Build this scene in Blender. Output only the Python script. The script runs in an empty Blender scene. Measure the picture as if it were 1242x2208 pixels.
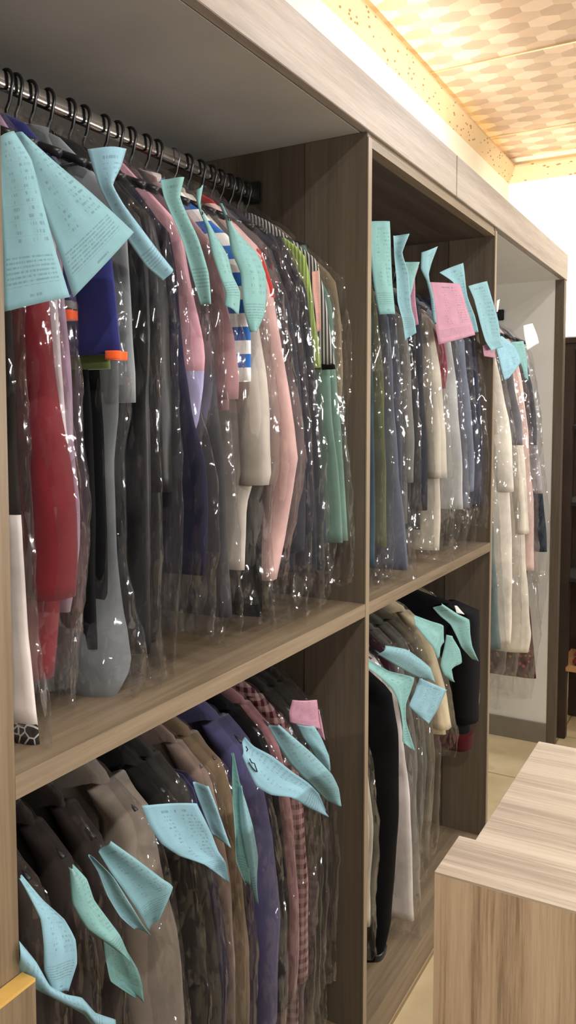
import bpy, bmesh, math, random
from mathutils import Vector, noise as NZ
random.seed(7)
SC = bpy.context.scene
COL = SC.collection

# ------------------------------------------------------------------ camera
F, YAW, PIT, ROLL = 1782.7, math.radians(30.08), math.radians(3.8475), math.radians(-0.1)
CX, HC, PPX, PPY = 0.7517, 1.58, 575.3, 1019.7
W, H = 1242, 2208
fw = Vector((-math.sin(YAW)*math.cos(PIT), math.cos(YAW)*math.cos(PIT), -math.sin(PIT)))
rt0 = Vector((math.cos(YAW), math.sin(YAW), 0)); up0 = rt0.cross(fw)
rt = math.cos(ROLL)*rt0 + math.sin(ROLL)*up0
up = -math.sin(ROLL)*rt0 + math.cos(ROLL)*up0
EYE = Vector((CX, 0, HC))
cd = bpy.data.cameras.new('camera'); cam = bpy.data.objects.new('camera', cd); COL.objects.link(cam)
from mathutils import Matrix
cam.matrix_world = Matrix(((rt.x, up.x, -fw.x, EYE.x), (rt.y, up.y, -fw.y, EYE.y), (rt.z, up.z, -fw.z, EYE.z), (0, 0, 0, 1)))
cd.sensor_fit = 'VERTICAL'; cd.sensor_height = 36; cd.lens = F/H*36
cd.shift_x = (W/2-PPX)/H; cd.shift_y = -(H/2-PPY)/H
cd.clip_start = 0.02; cd.clip_end = 60
SC.camera = cam

def ray(px, py):
    return fw + rt*((px-PPX)/F) - up*((py-PPY)/F)
def onY(px, py, Y):
    d = ray(px, py); return EYE + d*(Y/d.y)
def onP(px, py, P, n):
    d = ray(px, py); return EYE + d*((P-EYE).dot(n)/d.dot(n))

# ------------------------------------------------------------------ materials
def lin(c):
    return tuple((v/255/12.92 if v/255 <= .04045 else ((v/255+.055)/1.055)**2.4) for v in c)
def newmat(name):
    m = bpy.data.materials.new(name); m.use_nodes = True
    nt = m.node_tree; b = nt.nodes['Principled BSDF']
    return m, nt, b
def N(nt, typ, **kw):
    n = nt.nodes.new(typ)
    for k, v in kw.items(): setattr(n, k, v)
    return n
def rgba(c): return (*lin(c), 1)
def setin(n, **kw):
    for k, v in kw.items(): n.inputs[k.replace('_', ' ')].default_value = v
def mathn(nt, op, a, b=None, c=None):
    n = N(nt, 'ShaderNodeMath', operation=op)
    for i, v in enumerate((a, b, c)):
        if v is None: continue
        if isinstance(v, (int, float)): n.inputs[i].default_value = v
        else: nt.links.new(v, n.inputs[i])
    return n.outputs[0]
def mixc(nt, fac, a, b):
    n = N(nt, 'ShaderNodeMix', data_type='RGBA')
    for i, v in ((0, fac), (6, a), (7, b)):
        if isinstance(v, (int, float)): n.inputs[i].default_value = v
        elif isinstance(v, tuple): n.inputs[i].default_value = v
        else: nt.links.new(v, n.inputs[i])
    return n.outputs[2]
def ramp(nt, fac, stops):
    r = N(nt, 'ShaderNodeValToRGB'); e = r.color_ramp.elements
    while len(e) < len(stops): e.new(.5)
    for el, (p, c) in zip(e, stops): el.position = p; el.color = rgba(c)
    nt.links.new(fac, r.inputs[0]); return r.outputs[0]

def wood(name, cols, axis='Z', scale=1.0, rough=.45, bump=.05, contrast=1):
    """laminate board, grain running along `axis`"""
    m, nt, b = newmat(name)
    tc = N(nt, 'ShaderNodeTexCoord'); mp = N(nt, 'ShaderNodeMapping')
    s = {'X': (.5, 14, 14), 'Y': (14, .5, 14), 'Z': (14, 14, .5)}[axis]
    mp.inputs['Scale'].default_value = tuple(v*scale for v in s)
    nt.links.new(tc.outputs['Object'], mp.inputs['Vector'])
    n1 = N(nt, 'ShaderNodeTexNoise'); setin(n1, Scale=1.0, Detail=3.0, Roughness=.5, Distortion=.25)
    nt.links.new(mp.outputs[0], n1.inputs['Vector'])
    n2 = N(nt, 'ShaderNodeTexNoise'); setin(n2, Scale=9.0, Detail=4.0, Roughness=.65, Distortion=.1)
    nt.links.new(mp.outputs[0], n2.inputs['Vector'])
    f = mathn(nt, 'ADD', mathn(nt, 'MULTIPLY', n1.outputs[0], .62), mathn(nt, 'MULTIPLY', n2.outputs[0], .38))
    f = mathn(nt, 'ADD', mathn(nt, 'MULTIPLY', mathn(nt, 'SUBTRACT', f, .5), contrast), .5)
    c = ramp(nt, f, [(.36, cols[0]), (.5, cols[1]), (.64, cols[2])])
    nt.links.new(c, b.inputs['Base Color']); b.inputs['Roughness'].default_value = rough
    bp = N(nt, 'ShaderNodeBump'); setin(bp, Strength=bump, Distance=.002)
    nt.links.new(n2.outputs[0], bp.inputs['Height']); nt.links.new(bp.outputs[0], b.inputs['Normal'])
    return m

def plain(name, c, rough=.6, metal=0, var=.06):
    m, nt, b = newmat(name)
    tc = N(nt, 'ShaderNodeTexCoord'); n1 = N(nt, 'ShaderNodeTexNoise'); setin(n1, Scale=6.0, Detail=3.0)
    nt.links.new(tc.outputs['Object'], n1.inputs['Vector'])
    lo = tuple(max(0, v*(1-var)) for v in c); hi = tuple(min(255, v*(1+var)) for v in c)
    nt.links.new(ramp(nt, n1.outputs[0], [(.3, lo), (.7, hi)]), b.inputs['Base Color'])
    b.inputs['Roughness'].default_value = rough; b.inputs['Metallic'].default_value = metal
    return m

FAB = {}
def fabric(c, kind='plain', c2=None, sheen=.25, rough=.9):
    key = (c, kind, c2, rough)
    if key in FAB: return FAB[key]
    m, nt, b = newmat('fabric_' + kind)
    tc = N(nt, 'ShaderNodeTexCoord')
    n1 = N(nt, 'ShaderNodeTexNoise'); setin(n1, Scale=7.0, Detail=4.0, Roughness=.6)
    nt.links.new(tc.outputs['Object'], n1.inputs['Vector'])
    lo = tuple(v*.86 for v in c); hi = tuple(min(255, v*1.1) for v in c)
    col = ramp(nt, n1.outputs[0], [(.3, lo), (.7, hi)])
    sp = N(nt, 'ShaderNodeSeparateXYZ'); nt.links.new(tc.outputs['Object'], sp.inputs[0])
    if kind == 'stripe_wide':       # broad horizontal bands
        t = mathn(nt, 'GREATER_THAN', mathn(nt, 'FRACT', mathn(nt, 'MULTIPLY', sp.outputs[2], 1/.049)), .5)
        col = mixc(nt, t, col, rgba(c2))
    elif kind == 'stripe_fine':     # pinstripes following the garment
        t = mathn(nt, 'GREATER_THAN', mathn(nt, 'FRACT', mathn(nt, 'MULTIPLY', mathn(nt, 'ADD', sp.outputs[0], sp.outputs[1]), 1/.009)), .5)
        col = mixc(nt, t, col, rgba(c2))
    elif kind == 'check':
        u = mathn(nt, 'GREATER_THAN', mathn(nt, 'FRACT', mathn(nt, 'MULTIPLY', sp.outputs[2], 1/.022)), .5)
        v = mathn(nt, 'GREATER_THAN', mathn(nt, 'FRACT', mathn(nt, 'MULTIPLY', mathn(nt, 'ADD', sp.outputs[0], mathn(nt, 'MULTIPLY', sp.outputs[1], 1.0)), 1/.022)), .5)
        s = mathn(nt, 'MULTIPLY', mathn(nt, 'ADD', u, v), .5)
        col = mixc(nt, s, col, rgba(c2))
    elif kind == 'floral':
        vo = N(nt, 'ShaderNodeTexVoronoi'); setin(vo, Scale=38.0)
        nt.links.new(tc.outputs['Object'], vo.inputs['Vector'])
        col = mixc(nt, mathn(nt, 'LESS_THAN', vo.outputs['Distance'], .28), col, rgba(c2))
    elif kind == 'lace':
        vo = N(nt, 'ShaderNodeTexVoronoi', feature='DISTANCE_TO_EDGE'); setin(vo, Scale=70.0)
        nt.links.new(tc.outputs['Object'], vo.inputs['Vector'])
        col = mixc(nt, mathn(nt, 'LESS_THAN', vo.outputs['Distance'], .07), col, rgba(c2))
    nt.links.new(col, b.inputs['Base Color'])
    b.inputs['Roughness'].default_value = rough
    b.inputs['Specular IOR Level'].default_value = .12 if rough > .6 else .4
    b.inputs['Sheen Weight'].default_value = sheen*min(1, max(c)/150)**2
    n2 = N(nt, 'ShaderNodeTexNoise'); setin(n2, Scale=420.0, Detail=2.0)
    nt.links.new(tc.outputs['Object'], n2.inputs['Vector'])
    bp = N(nt, 'ShaderNodeBump'); setin(bp, Strength=.18, Distance=.0006)
    nt.links.new(n2.outputs[0], bp.inputs['Height']); nt.links.new(bp.outputs[0], b.inputs['Normal'])
    FAB[key] = m; return m

def film(name, haze=.013, tint=(225, 226, 228), rough=.07):
    """thin clear polythene: mostly see-through, glossy, faintly milky"""
    m, nt, b = newmat(name); nt.nodes.remove(b)
    out = nt.nodes['Material Output']
    tc = N(nt, 'ShaderNodeTexCoord'); mp = N(nt, 'ShaderNodeMapping'); mp.inputs['Scale'].default_value = (1, 1, .3)
    nt.links.new(tc.outputs['Object'], mp.inputs[0])
    n1 = N(nt, 'ShaderNodeTexNoise'); setin(n1, Scale=7.0, Detail=2.0, Roughness=.5, Distortion=.8)
    nt.links.new(mp.outputs[0], n1.inputs['Vector'])
    def facets(scale):              # crumpled film: flat facets, each tilted its own way
        vo = N(nt, 'ShaderNodeTexVoronoi'); setin(vo, Scale=scale)
        wv = N(nt, 'ShaderNodeVectorMath', operation='MULTIPLY_ADD'); wv.inputs[1].default_value = (.03, .03, .03)
        nt.links.new(n1.outputs['Color'], wv.inputs[0]); nt.links.new(mp.outputs[0], wv.inputs[2])
        nt.links.new(wv.outputs[0], vo.inputs['Vector'])
        dl = N(nt, 'ShaderNodeVectorMath', operation='SUBTRACT'); nt.links.new(wv.outputs[0], dl.inputs[0]); nt.links.new(vo.outputs['Position'], dl.inputs[1])
        cc = N(nt, 'ShaderNodeVectorMath', operation='SUBTRACT'); nt.links.new(vo.outputs['Color'], cc.inputs[0]); cc.inputs[1].default_value = (.5, .5, .5)
        dt = N(nt, 'ShaderNodeVectorMath', operation='DOT_PRODUCT'); nt.links.new(dl.outputs[0], dt.inputs[0]); nt.links.new(cc.outputs[0], dt.inputs[1])
        return dt.outputs['Value']
    nm = N(nt, 'ShaderNodeTexNoise'); setin(nm, Scale=5.0, Detail=1.0); nt.links.new(tc.outputs['Object'], nm.inputs['Vector'])
    mask = mathn(nt, 'MAXIMUM', mathn(nt, 'MULTIPLY', mathn(nt, 'SUBTRACT', nm.outputs[0], .42), 5.0), .25)
    mask = mathn(nt, 'MINIMUM', mask, 1.0)
    hgt = mathn(nt, 'MULTIPLY', mathn(nt, 'ADD', facets(28.0), mathn(nt, 'MULTIPLY', facets(85.0), 1.2)), mask)
    bp = N(nt, 'ShaderNodeBump'); setin(bp, Strength=1.0, Distance=1.5)
    nt.links.new(hgt, bp.inputs['Height'])
    tr = N(nt, 'ShaderNodeBsdfTransparent'); tr.inputs[0].default_value = (.97, .97, .97, 1)
    df = N(nt, 'ShaderNodeBsdfDiffuse'); df.inputs[0].default_value = rgba(tint)
    gl = N(nt, 'ShaderNodeBsdfGlossy'); gl.inputs['Roughness'].default_value = rough
    for s in (df, gl): nt.links.new(bp.outputs[0], s.inputs['Normal'])
    m1 = N(nt, 'ShaderNodeMixShader'); m2 = N(nt, 'ShaderNodeMixShader')
    nt.links.new(mathn(nt, 'MULTIPLY', n1.outputs[0], haze*2), m1.inputs[0])
    nt.links.new(tr.outputs[0], m1.inputs[1]); nt.links.new(df.outputs[0], m1.inputs[2])
    fr = N(nt, 'ShaderNodeFresnel'); fr.inputs['IOR'].default_value = 1.45
    nt.links.new(mathn(nt, 'MINIMUM', mathn(nt, 'MULTIPLY', fr.outputs[0], 1.9), .17), m2.inputs[0])
    nt.links.new(m1.outputs[0], m2.inputs[1]); nt.links.new(gl.outputs[0], m2.inputs[2])
    nt.links.new(m2.outputs[0], out.inputs[0])
    return m

def paper(name, c, printed=True, ink=(70, 85, 95)):
    m, nt, b = newmat(name)
    col = None
    tc = N(nt, 'ShaderNodeTexCoord'); sp = N(nt, 'ShaderNodeSeparateXYZ')
    nt.links.new(tc.outputs['UV'], sp.inputs[0])
    oi = N(nt, 'ShaderNodeObjectInfo')
    n0 = N(nt, 'ShaderNodeTexNoise'); setin(n0, Scale=4.0)
    nt.links.new(tc.outputs['UV'], n0.inputs['Vector'])
    col = ramp(nt, n0.outputs[0], [(.3, tuple(v*.95 for v in c)), (.7, tuple(min(255, v*1.03) for v in c))])
    if printed:
        # rows of short printed words: a column of row headings, a ruled table, a block of small print
        u, v = sp.outputs[0], sp.outputs[1]
        def words(rows, dens, th, seed):
            r = mathn(nt, 'MULTIPLY', v, rows); rf = mathn(nt, 'FRACT', r); ri = mathn(nt, 'FLOOR', r)
            cb = N(nt, 'ShaderNodeCombineXYZ')
            nt.links.new(mathn(nt, 'MULTIPLY', u, dens), cb.inputs[0]); nt.links.new(mathn(nt, 'MULTIPLY', ri, 7.31), cb.inputs[1])
            nt.links.new(mathn(nt, 'ADD', mathn(nt, 'MULTIPLY', oi.outputs['Random'], 50), seed), cb.inputs[2])
            nn = N(nt, 'ShaderNodeTexNoise'); setin(nn, Scale=1.0, Detail=2.0, Roughness=.8)
            nt.links.new(cb.outputs[0], nn.inputs['Vector'])
            on = mathn(nt, 'GREATER_THAN', nn.outputs[0], th)
            lo = mathn(nt, 'GREATER_THAN', rf, .28); hi = mathn(nt, 'LESS_THAN', rf, .72)
            return mathn(nt, 'MULTIPLY', on, mathn(nt, 'MULTIPLY', lo, hi))
        def within(x, a, bb):
            return mathn(nt, 'MULTIPLY', mathn(nt, 'GREATER_THAN', x, a), mathn(nt, 'LESS_THAN', x, bb))
        body = mathn(nt, 'MULTIPLY', words(24, 30, .53, 0), mathn(nt, 'MULTIPLY', within(v, .3, .86), mathn(nt, 'ADD', within(u, .62, .92), within(u, .3, .44))))
        fine = mathn(nt, 'MULTIPLY', words(46, 60, .46, 9), mathn(nt, 'MULTIPLY', within(v, .1, .235), within(u, .08, .92)))
        head = mathn(nt, 'MULTIPLY', words(16, 22, .5, 4), mathn(nt, 'MULTIPLY', within(v, .88, .95), within(u, .3, .75)))
        foot = mathn(nt, 'MULTIPLY', words(30, 40, .45, 2), mathn(nt, 'MULTIPLY', within(v, .03, .07), within(u, .42, .6)))
        ruled = mathn(nt, 'MULTIPLY', mathn(nt, 'LESS_THAN', mathn(nt, 'FRACT', mathn(nt, 'MULTIPLY', v, 12)), .045), mathn(nt, 'MULTIPLY', within(v, .3, .82), within(u, .1, .9)))
        t = mathn(nt, 'ADD', mathn(nt, 'ADD', body, fine), mathn(nt, 'ADD', head, foot))
        t = mathn(nt, 'MAXIMUM', mathn(nt, 'MULTIPLY', mathn(nt, 'MINIMUM', t, 1), .42), mathn(nt, 'MULTIPLY', ruled, .12))
        col = mixc(nt, t, col, rgba(ink))
    nt.links.new(col, b.inputs['Base Color']); b.inputs['Roughness'].default_value = .75
    tl = N(nt, 'ShaderNodeBsdfTranslucent'); nt.links.new(col, tl.inputs[0])
    mx = N(nt, 'ShaderNodeMixShader'); mx.inputs[0].default_value = .18
    nt.links.new(b.outputs[0], mx.inputs[1]); nt.links.new(tl.outputs[0], mx.inputs[2])
    nt.links.new(mx.outputs[0], nt.nodes['Material Output'].inputs[0])
    return m

M = {}
M['carcass'] = wood('grey_oak_laminate_vertical', [(74, 64, 53), (90, 79, 66), (104, 92, 78)], 'Z', 1.0)
M['carcass_face'] = wood('grey_oak_laminate_facing', [(84, 74, 62), (100, 89, 75), (114, 102, 87)], 'Z', 1.0)
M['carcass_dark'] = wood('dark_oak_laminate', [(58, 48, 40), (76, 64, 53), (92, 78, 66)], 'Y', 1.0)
M['post'] = wood('light_oak_laminate_vertical', [(110, 93, 71), (128, 109, 85), (142, 123, 98)], 'Z', 1.6)
M['shelf'] = wood('grey_oak_laminate_along', [(98, 85, 67), (122, 106, 85), (142, 125, 102)], 'Y', 1.0)
M['fascia'] = wood('fascia_laminate_along', [(134, 121, 108), (156, 143, 130), (174, 162, 148)], 'Y', 1.8)
M['edge'] = plain('edge_banding', (138, 122, 101), .4, 0, .03)
M['edge_yellow'] = plain('yellow_edge_banding', (205, 165, 88), .4, 0, .05)
M['grey_melamine'] = plain('grey_melamine', (168, 164, 156), .5, 0, .03)
M['white_melamine'] = plain('white_melamine', (214, 211, 202), .5, 0, .02)
M['chrome'] = plain('chrome', (225, 225, 225), .12, 1, .02)
M['black_plastic'] = plain('black_plastic', (22, 22, 24), .35, 0, .1)
M['steel_wire'] = plain('steel_wire', (120, 120, 122), .3, .8, .05)
M['counter_top'] = wood('zebra_laminate_across', [(166, 150, 133), (198, 183, 163), (210, 197, 178)], 'X', 1.5, .4, .03, 1.1)
M['counter_front'] = wood('zebra_laminate_vertical', [(150, 126, 100), (196, 170, 140), (212, 188, 158)], 'Z', 2.4, .45, .04, 1.2)
M['wall'] = plain('cream_wall_paint', (236, 226, 204), .8, 0, .02)
M['wall_brown'] = plain('darkened_unseen_wall', (104, 92, 80), .8, 0, .04)  # dark tone given to the unseen walls to darken film reflections and cut bounce
M['skirt_tile'] = plain('grey_skirting_tile', (120, 112, 98), .4, 0, .08)
M['dark_wood'] = plain('dark_wood', (48, 36, 28), .5, 0, .2)
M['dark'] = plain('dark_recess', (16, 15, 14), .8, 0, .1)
M['tan_wood'] = plain('tan_wood', (176, 132, 84), .5, 0, .1)
M['film'] = film('clear_polythene')
M['teal'] = paper('teal_receipt_paper', (138, 181, 188))
M['blue'] = paper('pale_blue_receipt_paper', (148, 192, 206))
M['green'] = paper('pale_green_receipt_paper', (134, 182, 178))
M['pinkp'] = paper('pink_receipt_paper', (196, 144, 162))
M['whitep'] = paper('white_card', (232, 232, 226), False)
M['peachp'] = paper('peach_receipt_paper', (190, 144, 128))
M['ink'] = plain('black_marker_ink', (25, 28, 32), .6)

# floor: polished cream tiles
def floor_mat():
    m, nt, b = newmat('cream_floor_tiles')
    tc = N(nt, 'ShaderNodeTexCoord'); br = N(nt, 'ShaderNodeTexBrick'); br.offset = 0
    setin(br, Scale=1.0, Mortar_Size=.004, Brick_Width=.6, Row_Height=.6)
    nt.links.new(tc.outputs['Object'], br.inputs['Vector'])
    n1 = N(nt, 'ShaderNodeTexNoise'); setin(n1, Scale=5.0, Detail=5.0); nt.links.new(tc.outputs['Object'], n1.inputs['Vector'])
    c = ramp(nt, n1.outputs[0], [(.3, (186, 166, 128)), (.7, (208, 190, 152))])
    nt.links.new(c, br.inputs['Color1']); nt.links.new(c, br.inputs['Color2']); br.inputs['Mortar'].default_value = rgba((140, 118, 86))
    nt.links.new(br.outputs['Color'], b.inputs['Base Color']); b.inputs['Roughness'].default_value = .3
    return m
def border_mat():
    m, nt, b = newmat('speckled_cornice')
    tc = N(nt, 'ShaderNodeTexCoord'); mp = N(nt, 'ShaderNodeMapping')
    mp.inputs['Scale'].default_value = (12, 12, 30); mp.inputs['Rotation'].default_value = (.5, .3, .4)
    nt.links.new(tc.outputs['Object'], mp.inputs[0])
    vo = N(nt, 'ShaderNodeTexVoronoi'); setin(vo, Scale=1.6); nt.links.new(mp.outputs[0], vo.inputs['Vector'])
    t = mathn(nt, 'LESS_THAN', vo.outputs['Distance'], .2)
    nt.links.new(mixc(nt, t, rgba((204, 174, 132)), rgba((140, 104, 58))), b.inputs['Base Color'])
    b.inputs['Roughness'].default_value = .6
    return m
M['floor'] = floor_mat(); M['cornice'] = border_mat()

# ------------------------------------------------------------------ object helpers
def link(name, bm, mat, parent=None, smooth=False, loc=None):
    """one mesh object; `loc` is its origin in the world (vertices are given in world coordinates)"""
    me = bpy.data.meshes.new(name)
    bmesh.ops.recalc_face_normals(bm, faces=bm.faces)
    pw = Vector((0, 0, 0)); q = parent
    while q: pw += q.location; q = q.parent
    loc = Vector(loc) if loc is not None else pw
    bmesh.ops.translate(bm, verts=bm.verts, vec=-loc)
    bm.to_mesh(me); bm.free()
    for m in (mat if isinstance(mat, list) else [mat]): me.materials.append(m)
    if smooth:
        for p in me.polygons: p.use_smooth = True
    o = bpy.data.objects.new(name, me); COL.objects.link(o)
    if parent:
        o.parent = parent
        o.location = loc - pw
    else: o.location = loc
    return o
def thing(name, label, cat, loc, group=None):
    o = bpy.data.objects.new(name, None); COL.objects.link(o); o.location = loc
    o.empty_display_size = .05
    return tag(o, label, cat, group)
def tag(o, label, cat, group=None):
    o['label'] = label; o['category'] = cat
    if group: o['group'] = group
    return o
def box(bm, x0, x1, y0, y1, z0, z1, bev=0):
    r = bmesh.ops.create_cube(bm, size=1)
    for v in r['verts']:
        v.co = Vector((x0+(v.co.x+.5)*(x1-x0), y0+(v.co.y+.5)*(y1-y0), z0+(v.co.z+.5)*(z1-z0)))
    if bev:
        es = list({e for v in r['verts'] for e in v.link_edges})
        bmesh.ops.bevel(bm, geom=es, offset=bev, segments=2, affect='EDGES')
def bx(*a, bev=0):
    bm = bmesh.new(); box(bm, *a, bev=bev); return bm
def struct(name, bm, mat):
    o = link(name, bm, mat); o['kind'] = 'structure'; return o
def tube(bm, pts, r, seg=8, sy=1.0, cap=True):
    rings = []
    for i, p in enumerate(pts):
        a = pts[max(0, i-1)]; c = pts[min(len(pts)-1, i+1)]
        t = (Vector(c)-Vector(a)).normalized()
        ref = Vector((0, 1, 0)) if abs(t.y) < .9 else Vector((0, 0, 1))
        u = t.cross(ref).normalized(); v = u.cross(t).normalized()
        rr = r[i] if isinstance(r, list) else r
        rings.append([bm.verts.new(Vector(p)+u*math.cos(q)*rr+v*math.sin(q)*rr*sy) for q in [2*math.pi*k/seg for k in range(seg)]])
    for a, b in zip(rings, rings[1:]):
        for k in range(seg): bm.faces.new((a[k], a[(k+1) % seg], b[(k+1) % seg], b[k]))
    if cap:
        bm.faces.new(rings[0]); bm.faces.new(rings[-1][::-1])
def interp(pts, z):
    """pts: [(z, v)] with z falling; linear in z, smoothed by cosine"""
    if z >= pts[0][0]: return pts[0][1]
    for (a, va), (b, vb) in zip(pts, pts[1:]):
        if a >= z >= b:
            t = (a-z)/max(1e-6, a-b); return va+(vb-va)*t
    return pts[-1][1]

# ------------------------------------------------------------------ the room
Y0, Y1, Y2, Y3 = .689, 1.7534, 2.8348, 4.0604      # panel faces seen at the front edge
ZF, ZT, ZS, ZB = 2.2172, 2.3349, 1.1477, .0997
XW, YF, XR, YN = -.62, 5.48, 2.7, -1.4
ZC = 3.23
struct('floor', bx(XW-.1, XR+.1, YN-.1, YF+1.6, -.05, 0), M['floor'])
struct('wall_left', bx(XW-.1, XW, YN, YF, 0, ZC+.1), M['wall'])
struct('wall_right', bx(XR, XR+.1, YN, YF, 0, ZC+.1), M['wall_brown'])
struct('wall_near', bx(XW-.1, XR+.1, YN-.1, YN, 0, ZC+.1), M['wall_brown'])
bm = bmesh.new()                                     # far wall with a doorway
box(bm, XW-.1, -.22, YF, YF+.1, 0, ZC+.1); box(bm, -.22, .95, YF, YF+.1, 2.02, ZC+.1); box(bm, .95, XR+.1, YF, YF+.1, 0, ZC+.1)
struct('wall_far', bm, M['wall'])
# the dark room behind the doorway
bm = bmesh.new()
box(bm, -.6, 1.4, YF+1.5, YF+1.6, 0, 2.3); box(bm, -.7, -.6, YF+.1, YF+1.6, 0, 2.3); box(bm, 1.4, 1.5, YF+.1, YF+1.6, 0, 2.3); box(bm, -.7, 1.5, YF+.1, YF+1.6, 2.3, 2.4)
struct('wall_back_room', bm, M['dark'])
bm = bmesh.new()
box(bm, -.28, -.2, YF-.02, YF+.12, 0, 2.08); box(bm, .93, 1.01, YF-.02, YF+.12, 0, 2.08); box(bm, -.2, .93, YF-.02, YF+.12, 2.0, 2.08)
struct('door_1', bm, M['dark_wood'])

# ceiling: printed panels with an elongated hexagon pattern
bm = bmesh.new(); hx, hy = .125, .1
mats = [plain('ceiling_cell_tan', (192, 164, 140), .5, 0, .03), plain('ceiling_cell_pink', (228, 202, 180), .5, 0, .03), plain('ceiling_cell_beige', (212, 184, 158), .5, 0, .03)]
nx = int((XR-XW)/hx)+3; ny = int((YF-YN)/(hy*.75))+3
for j in range(ny):
    for i in range(nx):
        cx = XW-.1+(i+(.5 if j % 2 else 0))*hx; cy = YN-.1+j*hy*.75
        vs = [bm.verts.new((cx+dx*hx, cy+dy*hy, ZC)) for dx, dy in ((-.5, -.25), (0, -.5), (.5, -.25), (.5, .25), (0, .5), (-.5, .25))]
        f = bm.faces.new(vs[::-1]); f.material_index = (i-j//2-j) % 3
struct('ceiling', bm, mats)
seam = plain('ceiling_joint_strip', (236, 214, 170), .3, .3, .02)
for k, y in enumerate((.9, 2.1, 2.86, 3.93, 5.0)):
    struct('trim_%d' % (k+1), bx(XW, XR, y-.006, y+.006, ZC-.006, ZC), seam)
# roof slab over the ceiling
struct('ceiling_slab', bx(XW-.1, XR+.1, YN-.1, YF+.1, ZC+.02, ZC+.12), M['wall'])
# leaning cornice with a light trough behind it
ZL, ZU, PR = 3.075, 3.16, .05
def cornice_bm(p0, p1, inward):
    bm = bmesh.new(); th = .012
    a = Vector(p0); b = Vector(p1); n = Vector(inward); d = (b-a).normalized()
    prof = [(0, ZL), (PR, ZU), (PR, ZU+th), (PR-.012, ZU+th), (0, ZL+.022)]
    ends = []
    for p, s in ((a, 1), (b, -1)):
        ends.append([bm.verts.new(p+n*x+d*(x*s)+Vector((0, 0, z))) for x, z in prof])
    for k in range(5): bm.faces.new((ends[0][k], ends[0][(k+1) % 5], ends[1][(k+1) % 5], ends[1][k]))
    bm.faces.new(ends[0]); bm.faces.new(ends[1][::-1]); return bm
struct('trim_6', cornice_bm((XW, YN, 0), (XW, YF, 0), (1, 0, 0)), M['cornice'])
struct('trim_7', cornice_bm((XW, YF, 0), (XR, YF, 0), (0, -1, 0)), M['cornice'])

# ------------------------------------------------------------------ built-in wardrobe
wd = thing('built_in_wardrobe', 'long built-in open wardrobe of grey oak laminate along the left wall', 'wardrobe', (-.3, 2.37, 0))
D0, TP = -.6, .018
def wpart(name, bm, mat, parent=None): return link(name, bm, mat, parent or wd)
lp = wpart('side_panel', bx(D0, -.002, Y0-.04, Y0, 0, ZF), M['post']); lp['label'] = 'pale oak end post at the near end'
wpart('edge_strip', bx(-.002, .0, Y0-.04, Y0, 0, ZF), M['post'], lp)
for y in (Y1, Y2):
    p = wpart('partition_panel', bx(D0, -.002, y, y+TP, 0, ZF-.0005), M['carcass'])
    wpart('facing_board', bx(-.158, -.003, y-.0016, y+.001, ZS if 0 else .0, ZF-.001), M['carcass_face'], p)
    wpart('edge_strip', bx(-.002, .0015, y-.0018, y+TP+.0003, 0, ZF-.012), M['edge'], p)
p = wpart('side_panel', bx(D0, -.04, Y3, Y3+.03, 0, ZF), M['white_melamine'])
p['label'] = 'white lined end panel at the far end'
wpart('edge_strip', bx(-.04, .0, Y3-.001, Y3+.05, 0, ZF), M['carcass'], p)
wpart('skirting', bx(D0+.02, -.04, Y3-.014, Y3-.001, 0, .1), M['skirt_tile'], p)
# backs
wpart('back_panel', bx(D0-.01, D0, Y0, Y1+.009, .02, ZF), M['carcass'])
wpart('back_panel', bx(D0-.01, D0, Y1+.009, Y2+.009, .02, ZF), M['carcass'])
p = wpart('back_panel', bx(D0-.01, D0, Y2+.009, Y3+.03, .0, ZF), M['white_melamine']); p['label'] = 'white back panel of the far bay'
# bay ceilings
p = wpart('top_panel', bx(D0, -.02, Y0-.04, Y1, ZF, ZF+.018), M['grey_melamine']); p['label'] = 'plain grey underside of the near bay'
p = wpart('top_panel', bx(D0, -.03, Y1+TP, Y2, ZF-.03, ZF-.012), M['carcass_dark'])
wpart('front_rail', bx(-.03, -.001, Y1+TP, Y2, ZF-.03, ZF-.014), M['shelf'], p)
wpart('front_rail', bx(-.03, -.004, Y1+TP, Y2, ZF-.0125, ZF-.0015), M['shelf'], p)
p = wpart('top_panel', bx(D0, -.02, Y2+TP, Y3+.05, ZF, ZF+.018), M['white_melamine']); p['label'] = 'white underside of the far bay'
wpart('carcass_top', bx(D0, -.02, Y0-.04, Y3+.05, ZF+.06, ZF+.078), M['shelf'])
# fascia boards with a joint
YJ = 2.39
for a, b in ((-.2, YJ-.0025), (YJ+.0025, Y3+.05)):
    wpart('fascia_board', bx(-.018, .004, a, b, ZF, ZT, bev=.0012), M['fascia'])
# shelves and bases
for a, b in ((Y0, Y1), (Y1+TP, Y2)):
    s = wpart('shelf', bx(D0, -.0015, a, b, ZS-.03, ZS), M['shelf'])
    wpart('edge_strip', bx(-.0015, .0005, a, b, ZS-.03, ZS), M['shelf'], s)
    s = wpart('base_panel', bx(D0, -.0015, a, b, ZB-.02, ZB), M['shelf'])
    wpart('plinth', bx(-.03, -.005, a, b, 0, ZB-.02), M['shelf'], s)
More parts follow.
